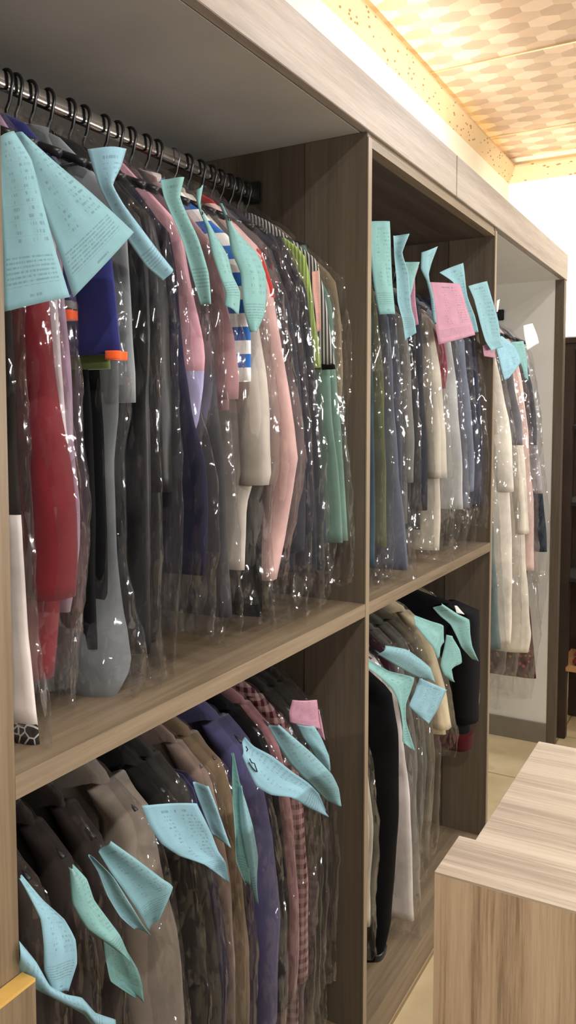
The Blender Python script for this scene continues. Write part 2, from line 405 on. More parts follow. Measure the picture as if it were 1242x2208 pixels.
# hanging rails (oval chrome tubes)
RAIL = {'UL': (Y0, Y1, 2.12), 'UM': (Y1+TP, Y2, 2.07), 'RR': (Y2+TP, Y3, 2.07), 'LL': (Y0, Y1, 1.055), 'LM': (Y1+TP, Y2, 1.055)}
for k, (a, b, z) in RAIL.items():
    bm = bmesh.new()
    rings = []
    for y in (a+.001, b-.001):
        rings.append([bm.verts.new((-.3+.0085*math.cos(t), y, z+.0165*math.sin(t))) for t in [2*math.pi*q/20 for q in range(20)]])
    for q in range(20): bm.faces.new((rings[0][q], rings[0][(q+1) % 20], rings[1][(q+1) % 20], rings[1][q]))
    r = wpart('hanging_rail', bm, M['chrome'])
    for p in r.data.polygons: p.use_smooth = True
    for y0, y1 in ((a+.0005, a+.012), (b-.012, b-.0005)):
        wpart('rail_socket', bx(-.325, -.275, y0, y1, z-.026, z+.026, bev=.003), M['black_plastic'], r)

# low oak board standing in front of the near post
t = thing('low_oak_board', 'low pale oak board with a yellow top edge in front of the near post', 'board', (.0, .5, 0))
link('board', bx(.0015, .024, .05, .692, 0, .895), M['post'], t)
link('edge_strip', bx(.0015, .024, .05, .692, .895, .899), M['edge_yellow'], t)

# ------------------------------------------------------------------ counter
t = thing('sales_counter', 'pale zebra-grain wooden counter standing across the aisle', 'counter', (.9, 1.3, 0))
XC, YC, ZK = .4234, .9955, .9971
link('front_panel', bx(XC, 2.0, YC, YC+.03, 0, ZK-.003), M['counter_front'], t)
link('top_board', bx(XC, 2.0, YC, YC+.105, ZK-.003, ZK), M['counter_top'], t)
link('worktop', bx(XC+.022, 2.0, YC+.1055, YC+.51, ZK-.022, ZK-.001, bev=.001), M['counter_top'], t)
link('filler_board', bx(XC, 2.0, YC+.03, YC+.105, ZK-.022, ZK-.003), M['counter_top'], t)
link('side_panel', bx(XC+.026, XC+.046, YC+.032, YC+.505, 0, ZK-.022), M['counter_front'], t)
link('back_panel', bx(XC+.046, 2.0, YC+.485, YC+.505, 0, ZK-.022), M['counter_front'], t)

# ------------------------------------------------------------------ dark rack beyond the wardrobe
t = thing('dark_display_rack', 'tall dark wooden rack beyond the far end of the wardrobe', 'rack', (.2, 4.4, 0))
xa, xb, ya, yb = -.02, .62, 4.16, 4.56
for x, y in ((xa, ya), (xb-.05, ya), (xa, yb-.05), (xb-.05, yb-.05)):
    link('post', bx(x, x+.05, y, y+.05, 0, 1.93, bev=.004), M['dark_wood'], t)
link('top_board', bx(xa-.01, xb+.01, ya-.01, yb+.01, 1.93, 1.955), M['dark_wood'], t)
link('back_board', bx(xa+.05, xb-.05, yb-.02, yb-.008, .2, 1.93), M['dark'], t)
for z in (.78, 1.15, 1.52): link('shelf_board', bx(xa+.012, xb-.012, ya+.012, yb-.022, z, z+.018), M['dark'], t)
sh = link('shelf_board', bx(xa+.012, xb-.012, ya+.002, yb-.022, .34, .362), M['tan_wood'], t); sh['label'] = 'tan bottom shelf board'
bm = bmesh.new()
for k, dz in enumerate((0, .035, .07)): box(bm, xa+.07+.006*k, xb-.1, ya+.03+.01*k, yb-.08, .362+dz, .362+dz+.033, bev=.012)
tag(link('folded_cloth', bm, fabric((150, 40, 40)), None, True, loc=(.25, 4.3, .362)), 'dark red folded cloths on the tan bottom shelf of the dark rack', 'cloth')

# ------------------------------------------------------------------ clothes
def loft(bm, zs, fx, bxx, ty, Y, seg=28, ripple=.3, seed=0., edge=.006, power=.5, freq=1., lean=None):
    rings = []
    for z in zs:
        f, b, t = fx(z), bxx(z), ty(z)
        cx, hw = (f+b)/2, max(.004, (f-b)/2)
        ring = []
        for k in range(seg):
            a = 2*math.pi*k/seg; ca, sa = math.cos(a), math.sin(a)
            x = cx+hw*math.copysign(abs(ca)**power, ca)
            y = t*math.copysign(abs(sa)**.8, sa)
            w = NZ.noise(Vector((x*17*freq+seed, seed*3.1+(1.7 if sa > 0 else 0), z*2.2)))
            w2 = NZ.noise(Vector((x*38*freq+seed*2, seed, z*4.1)))
            y += t*ripple*(w+.5*w2)
            x += edge*NZ.noise(Vector((z*7*freq, seed*1.7, a)))*max(0, ca)
            ring.append(bm.verts.new((x, Y+y+(lean(z) if lean else 0), z)))
        rings.append(ring)
    for a, b in zip(rings, rings[1:]):
        for k in range(seg): bm.faces.new((a[k], a[(k+1) % seg], b[(k+1) % seg], b[k]))
    bm.faces.new(rings[0]); bm.faces.new(rings[-1][::-1])

def zrange(z0, z1, step=.022):
    n = max(3, int(abs(z0-z1)/step)); return [z0+(z1-z0)*i/n for i in range(n+1)]

ALL_FRONT = []
def garment(bay, Y, short, label, cat, prof, bands, t=.02, kind='body', name=None, top=None, tprof=None,
            ripple=.3, sleeve=None, collar=None, bag=True, bagz=None, bagoff=.018, hang='plastic', group=None, extra=None, freq=1., bagt=None):
    """prof: front-edge points in picture pixels laid on the garment's own plane y = Y; bands: (part, y_top_px, y_bottom_px, material)"""
    zr = RAIL[bay][2]
    pts = [onY(px, py, Y) for px, py in prof]
    fp = [(p.z, min(p.x, -.006)) for p in pts]
    ztop = (zr-.075 if kind == 'body' else zr-.15) if top is None else top
    neck = {'body': .055, 'fold': .17}[kind]
    fpts = [(q, v) for q, v in fp if q < ztop-.01]
    if kind == 'body': fpts = [(ztop, -.3+neck), (ztop-.012, -.3+neck+.03)]+[q for q in fpts if q[0] < ztop-.03]
    else: fpts = [(ztop, min(-.3+neck, fpts[0][1]-.02))]+fpts
    front = lambda z: interp(fpts, z)
    back = lambda z: max(-.585, -.6-front(z)+.02)
    zlow = fp[-1][0]
    seed = random.uniform(0, 90)
    def th(z):
        k = 1.0
        if tprof: k = interp(tprof, z)
        s = min(1, .45+(ztop-z)*4)
        return t*k*s
    zof = lambda py: interp([(-q[1], p.z) for q, p in zip([(0, 0)]+prof, [Vector((0, 0, ztop))]+pts)], -py) if py > prof[0][1] else ztop
    gname = name or 'garment'
    base = (-.3, Y, zlow)
    multi = len(bands) > 1 or sleeve or collar or extra or kind == 'fold'
    root = thing(gname, label, cat, base, group) if multi else None
    for (pn, ya, yb, mat) in bands:
        z0, z1 = zof(ya), zof(yb)
        if kind == 'fold' and pn == 'leg':
            for s in (-1, 1):
                bm = bmesh.new(); loft(bm, zrange(z0, z1), front, back, lambda z: th(z)*.5, Y+s*t*.5, ripple=ripple, seed=seed+s, freq=freq)
                link('leg', bm, mat, root, True)
            continue
        bm = bmesh.new()
        ff = front; bb = back
        if sleeve and pn == 'body':
            ff = lambda z: front(z)-min(sleeve[2], max(0, (ztop-.03-z)*.9)); bb = lambda z: max(-.56, -.6-ff(z))
        loft(bm, zrange(z0, z1), ff, bb, th, Y, ripple=ripple, seed=seed, freq=freq)
        o = link(pn if multi else gname, bm, mat, root, True, None if multi else base)
        if not multi: tag(o, label, cat, group)
    if sleeve:
        y_end, w, _, smat = sleeve[:4]
        ze = zof(y_end); zt = ztop-.035
        for sgn in (1, -1):
            bm = bmesh.new()
            wd_ = lambda z: w*(1-.35*(zt-z)/max(.05, zt-ze))
            f2 = lambda z: front(z)
            b2 = lambda z: front(z)-wd_(z)*min(1, .3+(zt-z)*8)
            if sgn < 0:
                f2, b2 = (lambda z: -.6-front(z)+wd_(z)+.03), (lambda z: max(-.59, -.6-front(z)+.03))
            loft(bm, zrange(zt, ze), f2, b2, lambda z: t*1.02, Y-.001, seg=18, ripple=.25, seed=seed+5, freq=freq, power=.85)
            sl = link('sleeve', bm, smat, root, True)
            if len(sleeve) > 4:
                bm = bmesh.new(); loft(bm, zrange(ze+.018, ze-.004, .006), lambda z: f2(z)+.003, lambda z: b2(z)-.003, lambda z: t*1.12, Y-.001, seg=18, ripple=.1, seed=seed)
                link('cuff', bm, sleeve[4], sl, True)
    if collar:
        bm = bmesh.new()
        pts_ = [Vector((-.3+.07*math.cos(a), Y+t*.9*math.sin(a), ztop+.006-.02*math.cos(a))) for a in [2*math.pi*k/24 for k in range(25)]]
        tube(bm, pts_, .011, 8, 1.0, False); link('collar', bm, collar, root, True)
    if extra: extra(root, front, back, zof, th, seed)
    if hang: hanger(bay, Y, short, hang, ztop, fpts, kind)
    if bag: cover(bay, Y, short, front, back, th, t, ztop, zlow, bagz, bagoff, zof, seed, bagt)
    return root

def hanger(bay, Y, short, style, ztop, fpts, kind):
    zr = RAIL[bay][2]; mat = M['black_plastic'] if style == 'plastic' else M['steel_wire']
    adj = 'black plastic' if style == 'plastic' else 'thin wire'
    root = thing('clothes_hanger', adj+' hanger carrying the '+short, 'hanger', (-.3, Y, ztop), 'clothes hangers on the rails')
    r = .0032 if style == 'plastic' else .0014
    bm = bmesh.new()
    R = .0215
    pts = [Vector((-.3+R*math.cos(a)*.72, Y, zr+.0005+R*math.sin(a)*.9)) for a in [math.radians(q) for q in range(-35, 196, 21)]]
    pts = pts[::-1]+[Vector((-.292, Y, zr-.03)), Vector((-.3, Y, zr-.043)), Vector((-.3, Y, ztop+.002))]
    tube(bm, pts, r, 8); link('hook', bm, mat, root, True)
    wt = .165
    bm = bmesh.new()
    ps = [Vector((-.3+s, Y, ztop-.012-.055*abs(s/wt)**1.3-.01)) for s in [wt*q/8 for q in range(-8, 9)]]
    tube(bm, ps, [r*2.2]*17, 8, .8); link('shoulder_bar', bm, mat, root, True)
    bm = bmesh.new()
    tube(bm, [Vector((-.3-wt*.9, Y, ztop-.075)), Vector((-.3+wt*.9, Y, ztop-.075))], r*1.1, 8); link('crossbar', bm, mat, root, True)

def cover(bay, Y, short, front, back, th, t, ztop, zlow, bagz, off, zof, seed, bagt=None):
    zr = RAIL[bay][2]
    floor_z = {'UL': ZS, 'UM': ZS, 'RR': .1, 'LL': ZB, 'LM': ZB}[bay]+.004
    zb = max(floor_z, zlow-.07 if bay not in ('UL', 'UM') else min(zlow-.05, ZS+random.uniform(.012, .11)))
    if bagz: zb = max(floor_z, min(onY(600, bagz, Y).z, zlow-.01))
    ztp = zr-.035
    tt = bagt or 1.25
    def ff(z):
        if z > ztop: return -.3+.012+(ztp-z)/(ztp-ztop)*.06
        f = front(z)+off*min(1, .4+(ztop-z)*3)
        if z < zlow: f = front(zlow)+off-(zlow-z)*.12
        return min(f, .012)
    def bb(z):
        if z > ztop: return -.3-.012-(ztp-z)/(ztp-ztop)*.06
        return max(-.594, -.6-ff(z)+.02)
    def ty(z):
        s = min(1, .25+(ztp-z)*3.5)
        k = th(z)*tt+.003 if z > zlow else th(zlow)*tt*max(.4, 1-(zlow-z)*2)+.003
        return max(.004, k*s)
    bm = bmesh.new(); seg = 72; rings = []
    for z in zrange(ztp, zb, .0085):
        f, b, ty_ = ff(z), bb(z), ty(z); cx, hw = (f+b)/2, (f-b)/2
        ring = []
        for k in range(seg):
            a = 2*math.pi*k/seg; ca, sa = math.cos(a), math.sin(a)
            x = cx+hw*math.copysign(abs(ca)**.72, ca); y = ty_*math.copysign(abs(sa)**.8, sa)
            fl = max(0, 1-(z-zb)/.11); p = Vector((x*9+seed, y*40+seed, z*3.6))
            q = Vector((x*30+seed, y*30, z*26))
            w = .8*(1-abs(NZ.noise(p*1.3))*1.6)**3+.55*(1-abs(NZ.noise(Vector((x*26+seed, y*26, z*11))))*1.6)**4+.4*(1-abs(NZ.noise(q))*1.5)**3*(.5+fl)
            g = .0055*w*(1+.9*fl)
            x = min(x+math.copysign(g, ca)*abs(ca)+(.003*NZ.noise(Vector((z*18, seed, a*2))) if ca > 0 else 0), .018)
            y += math.copysign(g*.55, sa)*abs(sa)
            zz = z+(.02*NZ.noise(Vector((a*1.3, seed, 0)))*fl if fl > 0 else 0)
            ring.append(bm.verts.new((x, Y+y, max(zz, floor_z-.003))))
        rings.append(ring)
    for r, (a, b) in enumerate(zip(rings, rings[1:])):
        for k in range(seg):
            k2 = (k+1) % seg
            if (k+r) % 2: bm.faces.new((a[k], a[k2], b[k2])); bm.faces.new((a[k], b[k2], b[k]))
            else: bm.faces.new((a[k], a[k2], b[k])); bm.faces.new((a[k2], b[k2], b[k]))
    o = link('plastic_cover', bm, M['film'], None, True, loc=(-.3, Y, zb))
    tag(o, 'clear crinkled plastic cover over the '+short, 'plastic cover', 'clear plastic covers over the clothes')

fb = fabric
RED = fb((108, 30, 38)); SATIN = fb((196, 182, 186), rough=.45); MAUVE = fb((160, 132, 152)); NAVY = fb((40, 43, 96))
ORANGE = fb((240, 92, 40)); OLIVE = fb((92, 108, 62)); BLACK = fb((17, 17, 18)); GREY = fb((104, 108, 110)); FLAN = fb((122, 126, 128))
ABAYA = fb((19, 19, 21), rough=.45); INDIGO = fb((28, 27, 50)); PINK = fb((226, 172, 184)); LAV = fb((166, 160, 196)); CHAR = fb((66, 64, 66))
ROSE = fb((158, 120, 122)); CREAM = fb((194, 184, 172)); WHITE = fb((222, 212, 204)); BLUSH = fb((204, 166, 160)); CRIM = fb((176, 40, 36))
SLATE = fb((48, 51, 58)); PLUM = fb((46, 43, 52)); MOSS = fb((142, 168, 80)); SAGE = fb((104, 132, 118)); KHAKI = fb((132, 116, 92))
DKBR = fb((34, 29, 27)); LACE = fb((44, 38, 38), 'lace', (170, 165, 155)); TAN = fb((196, 150, 108)); TIGER = fb((200, 160, 116), 'floral', (60, 50, 44))
RIB = fb((50, 50, 54), 'stripe_wide', (120, 116, 112))
GU, GM, GR, GL, GN = ('covered clothes on the upper near rail', 'covered clothes on the upper middle rail', 'covered clothes in the far bay', 'covered clothes on the lower near rail', 'covered clothes on the lower middle rail')

# ---- upper near bay
garment('UL', 0.772, 'white dress with a lace hem', 'white dress with dark top and black lace hem at the near post', 'dress',
        [(20, 560), (28, 800), (36, 1000), (44, 1180), (60, 1380), (82, 1560), (86, 1606)],
        [('bodice', 0, 1110, DKBR), ('skirt', 1110, 1566, WHITE), ('hem_band', 1562, 1606, LACE)], .016, name='dress', group=GU, bagz=1640)
def chest(mat_):
    def f(root, front, back, zof, th, seed): pass
    return f
garment('UL', 0.832, 'crimson dress', 'long crimson dress beside the white dress with lace hem', 'dress',
        [(90, 420), (95, 640), (105, 800), (120, 900), (137, 1000), (150, 1100), (154, 1200), (148, 1300), (138, 1400), (130, 1470)],
        [('body', 0, 1470, RED)], .028, name='dress', group=GU, sleeve=(1290, .10, .02, RED), bagz=1560)
garment('UL', 0.852, 'silver satin blouse', 'long silvery satin blouse between the crimson and mauve dresses', 'blouse',
        [(112, 450), (122, 660), (128, 780), (136, 900), (145, 1000), (150, 1080)],
        [('body', 0, 1080, SATIN)], .011, name='blouse', group=GU, ripple=.8, bag=False)
garment('UL', 0.876, 'mauve tunic', 'dusty mauve tunic beside the silvery satin blouse', 'tunic',
        [(128, 450), (138, 660), (150, 800), (158, 950), (170, 1090), (166, 1180), (154, 1280), (148, 1320)],
        [('body', 0, 1320, MAUVE)], .013, name='tunic', group=GU, ripple=.5)
def polo_extra(root, front, back, zof, th, seed):
    zh = zof(760)
    bm = bmesh.new(); loft(bm, zrange(zh+.002, zh-.01, .003), lambda z: front(z)+.001, lambda z: front(z)-.022, lambda z: .0178, .925, seed=seed, ripple=.1, power=.9); link('hem_trim', bm, ORANGE, root, True)
    # the sleeve towards the aisle: ribbed cuff and orange trim
    ys = -.034
    P = [(onY(168, 560, .895), .034), (onY(168, 648, .895), .038)]
    bm = bmesh.new(); loft(bm, zrange(P[0][0].z, P[1][0].z), lambda z: -.088, lambda z: -.135, lambda z: .012, .895, seed=seed, ripple=.15); s = link('sleeve', bm, NAVY, root, True)
    zc_ = P[1][0].z
    bm = bmesh.new(); loft(bm, zrange(zc_, zc_-.014, .004), lambda z: -.086, lambda z: -.138, lambda z: .0135, .895, seed=seed, ripple=.08); c = link('cuff', bm, RIB, s, True)
    bm = bmesh.new(); loft(bm, zrange(zc_-.013, zc_-.026, .004), lambda z: -.085, lambda z: -.139, lambda z: .0145, .895, seed=seed, ripple=.08); c = link('cuff_trim', bm, ORANGE, s, True)
garment('UL', 0.925, 'navy polo shirt', 'navy blue polo shirt with orange trimmed cuffs over olive shorts', 'polo shirt',
        [(232, 480), (245, 600), (255, 690), (262, 756), (262, 776)],
        [('body', 0, 762, NAVY)], .017, name='polo_shirt', group=GU, extra=polo_extra, bag=False)
garment('UL', 0.94, 'olive shorts', 'olive green shorts hanging just below the navy polo shirt', 'shorts',
        [(222, 690), (232, 750), (236, 795)], [('shorts', 690, 795, OLIVE)], .014, kind='fold', name='shorts', group=GU, bag=False, hang=None, top=onY(222, 690, .94).z)
garment('UL', 0.953, 'black trousers', 'long black trousers below the navy polo shirt', 'trousers',
        [(203, 790), (210, 900), (218, 1100), (222, 1396)], [('leg', 790, 1396, BLACK)], .024, kind='fold', name='trousers', group=GU, hang=None, top=onY(200, 760, .953).z, bag=False)
garment('UL', 0.978, 'long grey robe', 'long grey robe with a rounded bottom resting near the shelf', 'robe',
        [(246, 620), (254, 800), (256, 900), (248, 1000), (250, 1200), (262, 1330), (276, 1420), (272, 1465), (245, 1508)],
        [('body', 0, 1508, GREY)], .016, name='robe', group=GU, tprof=[(2, 1), (1.42, 1.0), (1.33, 1.3), (1.25, 3.6), (1.21, 3.6), (1.15, 2.0)], bagz=1512, bagt=1.1)
garment('UL', 0.998, 'grey flannel shirt', 'grey flannel shirt ending halfway beside the navy polo shirt', 'shirt',
        [(272, 450), (280, 600), (286, 720), (292, 800), (292, 868)], [('body', 0, 868, FLAN)], .014, name='shirt', group=GU, collar=FLAN, bag=False)
garment('UL', 1.03, 'glossy black abaya', 'long glossy black abaya behind the grey flannel shirt', 'abaya',
        [(300, 470), (318, 600), (326, 720), (318, 850), (322, 1000), (326, 1200), (322, 1410)],
        [('body', 0, 1410, ABAYA)], .017, name='abaya', group=GU, ripple=.7, freq=1.4)
garment('UL', 1.07, 'second black abaya', 'long black abaya between the glossy black abaya and the indigo dress', 'abaya',
        [(330, 470), (350, 580), (358, 700), (364, 900), (370, 1100), (366, 1280), (352, 1390)],
        [('body', 0, 1390, ABAYA)], .018, name='abaya', group=GU, ripple=.6, freq=1.3, sleeve=(1060, .09, .02, ABAYA))
garment('UL', 1.122, 'dark indigo dress', 'dark indigo dress with a pink scarf beside it', 'dress',
        [(365, 500), (380, 620), (392, 780), (415, 900), (438, 1000), (450, 1100), (450, 1190), (440, 1240)],
        [('body', 0, 1240, INDIGO)], .02, name='dress', group=GU, ripple=.5)
garment('UL', 1.158, 'pink and lavender blouse', 'soft pink blouse with a pale lavender lower part', 'blouse',
        [(385, 480), (402, 570), (418, 640), (432, 700), (440, 760), (436, 840), (428, 900), (414, 940)],
        [('body', 0, 800, PINK), ('lower_panel', 800, 940, LAV)], .014, name='blouse', group=GU, ripple=.6)
garment('UL', 1.212, 'charcoal skirt', 'charcoal grey long skirt behind the pink and lavender blouse', 'skirt',
        [(430, 520), (448, 640), (458, 760), (470, 880), (482, 1000), (492, 1150), (500, 1330)],
        [('body', 0, 1330, CHAR)], .019, name='skirt', group=GU, ripple=.5, bagz=1372)
garment('UL', 1.25, 'dusty rose jacket', 'dusty rose jacket left of the blue striped polo shirt', 'jacket',
        [(470, 540), (488, 650), (502, 720), (510, 800), (508, 884)], [('body', 0, 884, ROSE)], .015, name='jacket', group=GU, sleeve=(860, .09, .015, ROSE))
garment('UL', 1.288, 'blue striped polo shirt', 'white polo shirt with broad blue stripes behind a green receipt', 'polo shirt',
        [(505, 520), (525, 590), (536, 680), (542, 760), (544, 822)],
        [('body', 0, 822, fb((235, 232, 228), 'stripe_wide', (50, 104, 178)))], .018, name='polo_shirt', group=GU, collar=WHITE, bag=False)
garment('UL', 1.335, 'cream kurta', 'long cream kurta hanging below the blue striped polo shirt', 'kurta',
        [(535, 560), (555, 680), (572, 800), (580, 900), (580, 1020), (562, 1090), (563, 1150), (556, 1232)],
        [('body', 0, 1232, CREAM)], .02, name='kurta', group=GU, sleeve=(1046, .09, .03, CREAM))
garment('UL', 1.372, 'black jacket', 'short dark jacket between the cream kurta and the blush shirt', 'jacket',
        [(545, 560), (560, 700), (566, 900), (566, 1100), (566, 1330)], [('body', 0, 1330, BLACK)], .014, name='jacket', group=GU, bagz=1352)
garment('UL', 1.43, 'blush shirt', 'pale blush shirt with a crimson collar and long bent sleeve', 'shirt',
        [(560, 538), (584, 620), (602, 720), (620, 830), (634, 910), (644, 990), (630, 1060), (614, 1130), (604, 1190), (594, 1250)],
        [('collar_yoke', 0, 640, CRIM), ('body', 640, 1236, BLUSH)], .021, name='shirt', group=GU, hang='wire', sleeve=(1250, .085, .02, BLUSH), bagz=1275)
garment('UL', 1.478, 'slate suit jacket', 'slate grey suit jacket right of the blush shirt', 'suit jacket',
        [(585, 540), (620, 640), (636, 760), (648, 900), (656, 1040), (654, 1150), (650, 1230)], [('body', 0, 1230, SLATE)], .02, name='suit_jacket', group=GU, sleeve=(1190, .09, .015, SLATE), bagz=1335)
garment('UL', 1.525, 'plum grey coat', 'dark plum grey coat beside the slate suit jacket', 'coat',
        [(610, 540), (640, 640), (656, 780), (668, 900), (676, 1050), (680, 1236)], [('body', 0, 1236, PLUM)], .02, name='coat', group=GU, sleeve=(1150, .09, .015, PLUM))
garment('UL', 1.568, 'dark blue grey trousers', 'dark blue grey trousers left of the lime green scarf', 'trousers',
        [(650, 620), (668, 760), (680, 900), (688, 1080), (692, 1232)], [('leg', 0, 1232, SLATE)], .034, kind='fold', name='trousers', group=GU)
garment('UL', 1.605, 'lime green scarf', 'lime green striped scarf hanging in front of the black striped blouse', 'scarf',
        [(658, 545), (668, 600), (678, 680), (686, 740), (692, 792)], [('scarf', 0, 792, fb((128, 152, 74), 'stripe_fine', (166, 186, 110)))], .012, kind='fold', name='scarf', group=GU, bag=False)
garment('UL', 1.645, 'black striped blouse', 'black and white finely striped blouse above the sage trousers', 'blouse',
        [(680, 560), (700, 640), (712, 720), (724, 796)], [('body', 0, 786, fb((58, 58, 60), 'stripe_fine', (176, 172, 166))), ('waistband', 784, 798, BLACK)], .014, name='blouse', group=GU, bag=False)
garment('UL', 1.68, 'sage trousers', 'sage green trousers at the far end of the upper near rail', 'trousers',
        [(704, 640), (716, 800), (724, 900), (734, 1000), (743, 1168)], [('leg', 0, 1168, SAGE)], .034, kind='fold', name='trousers', group=GU, bagz=1240)
garment('UL', 1.717, 'khaki vest', 'small khaki vest against the partition beside the sage trousers', 'vest',
        [(722, 600), (736, 700), (740, 800), (736, 872)], [('body', 0, 872, KHAKI)], .014, name='vest', group=GU)

# ---- upper middle bay
TEALG = fb((56, 72, 82)); OLV = fb((90, 92, 62)); SL2 = fb((92, 96, 108)); SL3 = fb((72, 75, 88)); OG = fb((110, 108, 102)); BK2 = fb((42, 44, 52))
CR2 = fb((190, 182, 166)); MAR = fb((122, 42, 60)); PG = fb((172, 172, 170)); SB = fb((104, 110, 124)); NV2 = fb((48, 50, 66))
garment('UM', 1.92, 'teal blue robe', 'long teal blue robe beside the first partition of the wardrobe', 'robe',
        [(776, 560), (798, 660), (804, 800), (808, 1000), (810, 1220)], [('body', 0, 1220, TEALG)], .018, name='robe', group=GM, bagz=1290)
garment('UM', 1.985, 'olive robe', 'narrow olive robe between the teal blue and slate robes', 'robe',
        [(795, 580), (815, 680), (824, 800), (832, 1000), (834, 1180)], [('body', 0, 1180, OLV)], .018, name='robe', group=GM, bagz=1270)
garment('UM', 2.045, 'slate robe', 'slate grey robe right of the olive robe', 'robe',
        [(815, 580), (836, 680), (846, 800), (856, 950), (866, 1100), (880, 1230)], [('body', 0, 1230, SL2)], .02, name='robe', group=GM, ripple=.5, bagz=1250)
garment('UM', 2.1, 'dark slate robe', 'dark slate robe with narrow folds left of the taupe coat', 'robe',
        [(838, 580), (854, 680), (862, 800), (867, 1000), (868, 1160)], [('body', 0, 1160, SL3)], .02, name='robe', group=GM, ripple=.5)
garment('UM', 2.165, 'taupe coat', 'taupe coat left of the black coat in the middle bay', 'coat',
        [(858, 590), (876, 690), (886, 820), (892, 960), (890, 1130)], [('body', 0, 1130, OG)], .022, name='coat', group=GM, sleeve=(1040, .09, .015, OG))
garment('UM', 2.25, 'black coat', 'black coat with long sleeve left of the cream robe', 'coat',
        [(880, 590), (906, 660), (914, 800), (920, 1000), (920, 1142)], [('body', 0, 1142, BK2)], .024, name='coat', group=GM, sleeve=(1100, .1, .015, BK2))
garment('UM', 2.37, 'cream robe', 'long cream robe behind the big pink receipt', 'robe',
        [(908, 600), (930, 690), (946, 800), (960, 950), (968, 1080), (970, 1188)], [('body', 0, 1188, CR2)], .026, name='robe', group=GM, sleeve=(1030, .09, .02, CR2), bagz=1205)
garment('UM', 2.45, 'maroon scarf', 'maroon scarf below the big pink receipt', 'scarf',
        [(935, 640), (958, 740), (965, 800), (962, 838)], [('scarf', 0, 838, MAR)], .014, kind='fold', name='scarf', group=GM, bag=False)
garment('UM', 2.54, 'pale grey dress', 'pale grey dress right of the cream robe', 'dress',
        [(945, 620), (972, 730), (984, 850), (996, 1000), (1002, 1098)], [('body', 0, 1098, PG)], .026, name='dress', group=GM, ripple=.5, bagz=1180)
garment('UM', 2.65, 'blue grey robe', 'blue grey robe right of the pale grey dress', 'robe',
        [(975, 640), (1000, 730), (1012, 850), (1026, 1000), (1034, 1096)], [('body', 0, 1096, SB)], .03, name='robe', group=GM, sleeve=(1060, .09, .015, SB), bagz=1175)
garment('UM', 2.74, 'navy robe', 'dark navy robe at the far end of the middle bay', 'robe',
        [(1000, 650), (1022, 730), (1034, 860), (1040, 980), (1042, 1092)], [('body', 0, 1092, NV2)], .03, name='robe', group=GM)

# ---- far bay: long hanging
IV = fb((226, 218, 204)); IV2 = fb((214, 206, 190)); TG = fb((96, 112, 110)); PK2 = fb((222, 190, 182)); LG = fb((168, 162, 164)); DN = fb((40, 52, 60))
FLO = fb((58, 26, 26), 'floral', (150, 70, 58))
garment('RR', 3.13, 'teal grey robe', 'teal grey robe showing low beside the second partition', 'robe',
        [(1040, 780), (1058, 1000), (1066, 1180), (1072, 1280), (1082, 1400)], [('body', 0, 1400, TG)], .024, name='robe', group=GR, bagz=1445)
garment('RR', 3.37, 'ivory robe', 'long ivory robe just behind the second partition', 'robe',
        [(1060, 730), (1080, 820), (1096, 900), (1106, 1000), (1112, 1200), (1112, 1390)], [('body', 0, 1390, IV)], .03, name='robe', group=GR, sleeve=(1060, .12, .015, IV), bagz=1415)
garment('RR', 3.75, 'floral skirt', 'dark red floral skirt showing under the long ivory robes', 'skirt',
        [(1100, 790), (1118, 900), (1128, 1100), (1140, 1300), (1152, 1400), (1158, 1462)], [('skirt', 0, 1462, FLO)], .03, kind='fold', name='skirt', group=GR, bag=False)
garment('RR', 3.64, 'off white robe', 'off white robe with wide hem right of the ivory robe', 'robe',
        [(1090, 740), (1108, 820), (1124, 920), (1136, 1050), (1144, 1200), (1152, 1310), (1156, 1370), (1148, 1408)], [('body', 0, 1408, IV2)], .034, name='robe', group=GR, ripple=.45, sleeve=(1150, .1, .02, IV2), bagz=1420)
garment('RR', 3.5, 'charcoal jacket', 'charcoal jacket glimpsed between the off white and pink robes', 'jacket',
        [(1096, 740), (1110, 840), (1122, 900), (1128, 960)], [('body', 0, 960, fb((104, 102, 106)))], .022, name='jacket', group=GR, bag=False)
garment('RR', 3.7, 'pink robe', 'pale pink robe behind the off white robe', 'robe',
        [(1112, 750), (1130, 850), (1142, 980), (1150, 1080), (1152, 1230)], [('body', 0, 1230, PK2)], .03, name='robe', group=GR)
garment('RR', 3.82, 'dark grey vest', 'dark grey vest below the white card in the far bay', 'vest',
        [(1130, 750), (1148, 830), (1156, 900), (1156, 960)], [('body', 0, 960, fb((76, 76, 82)))], .026, name='vest', group=GR)
garment('RR', 3.91, 'lilac grey tunic', 'lilac grey tunic with dark lower sleeve at the far end', 'tunic',
        [(1138, 760), (1152, 860), (1162, 980), (1170, 1060), (1178, 1150), (1180, 1190)], [('body', 0, 1064, LG), ('lower_panel', 1064, 1190, DN)], .026, name='tunic', group=GR, bagz=1370)

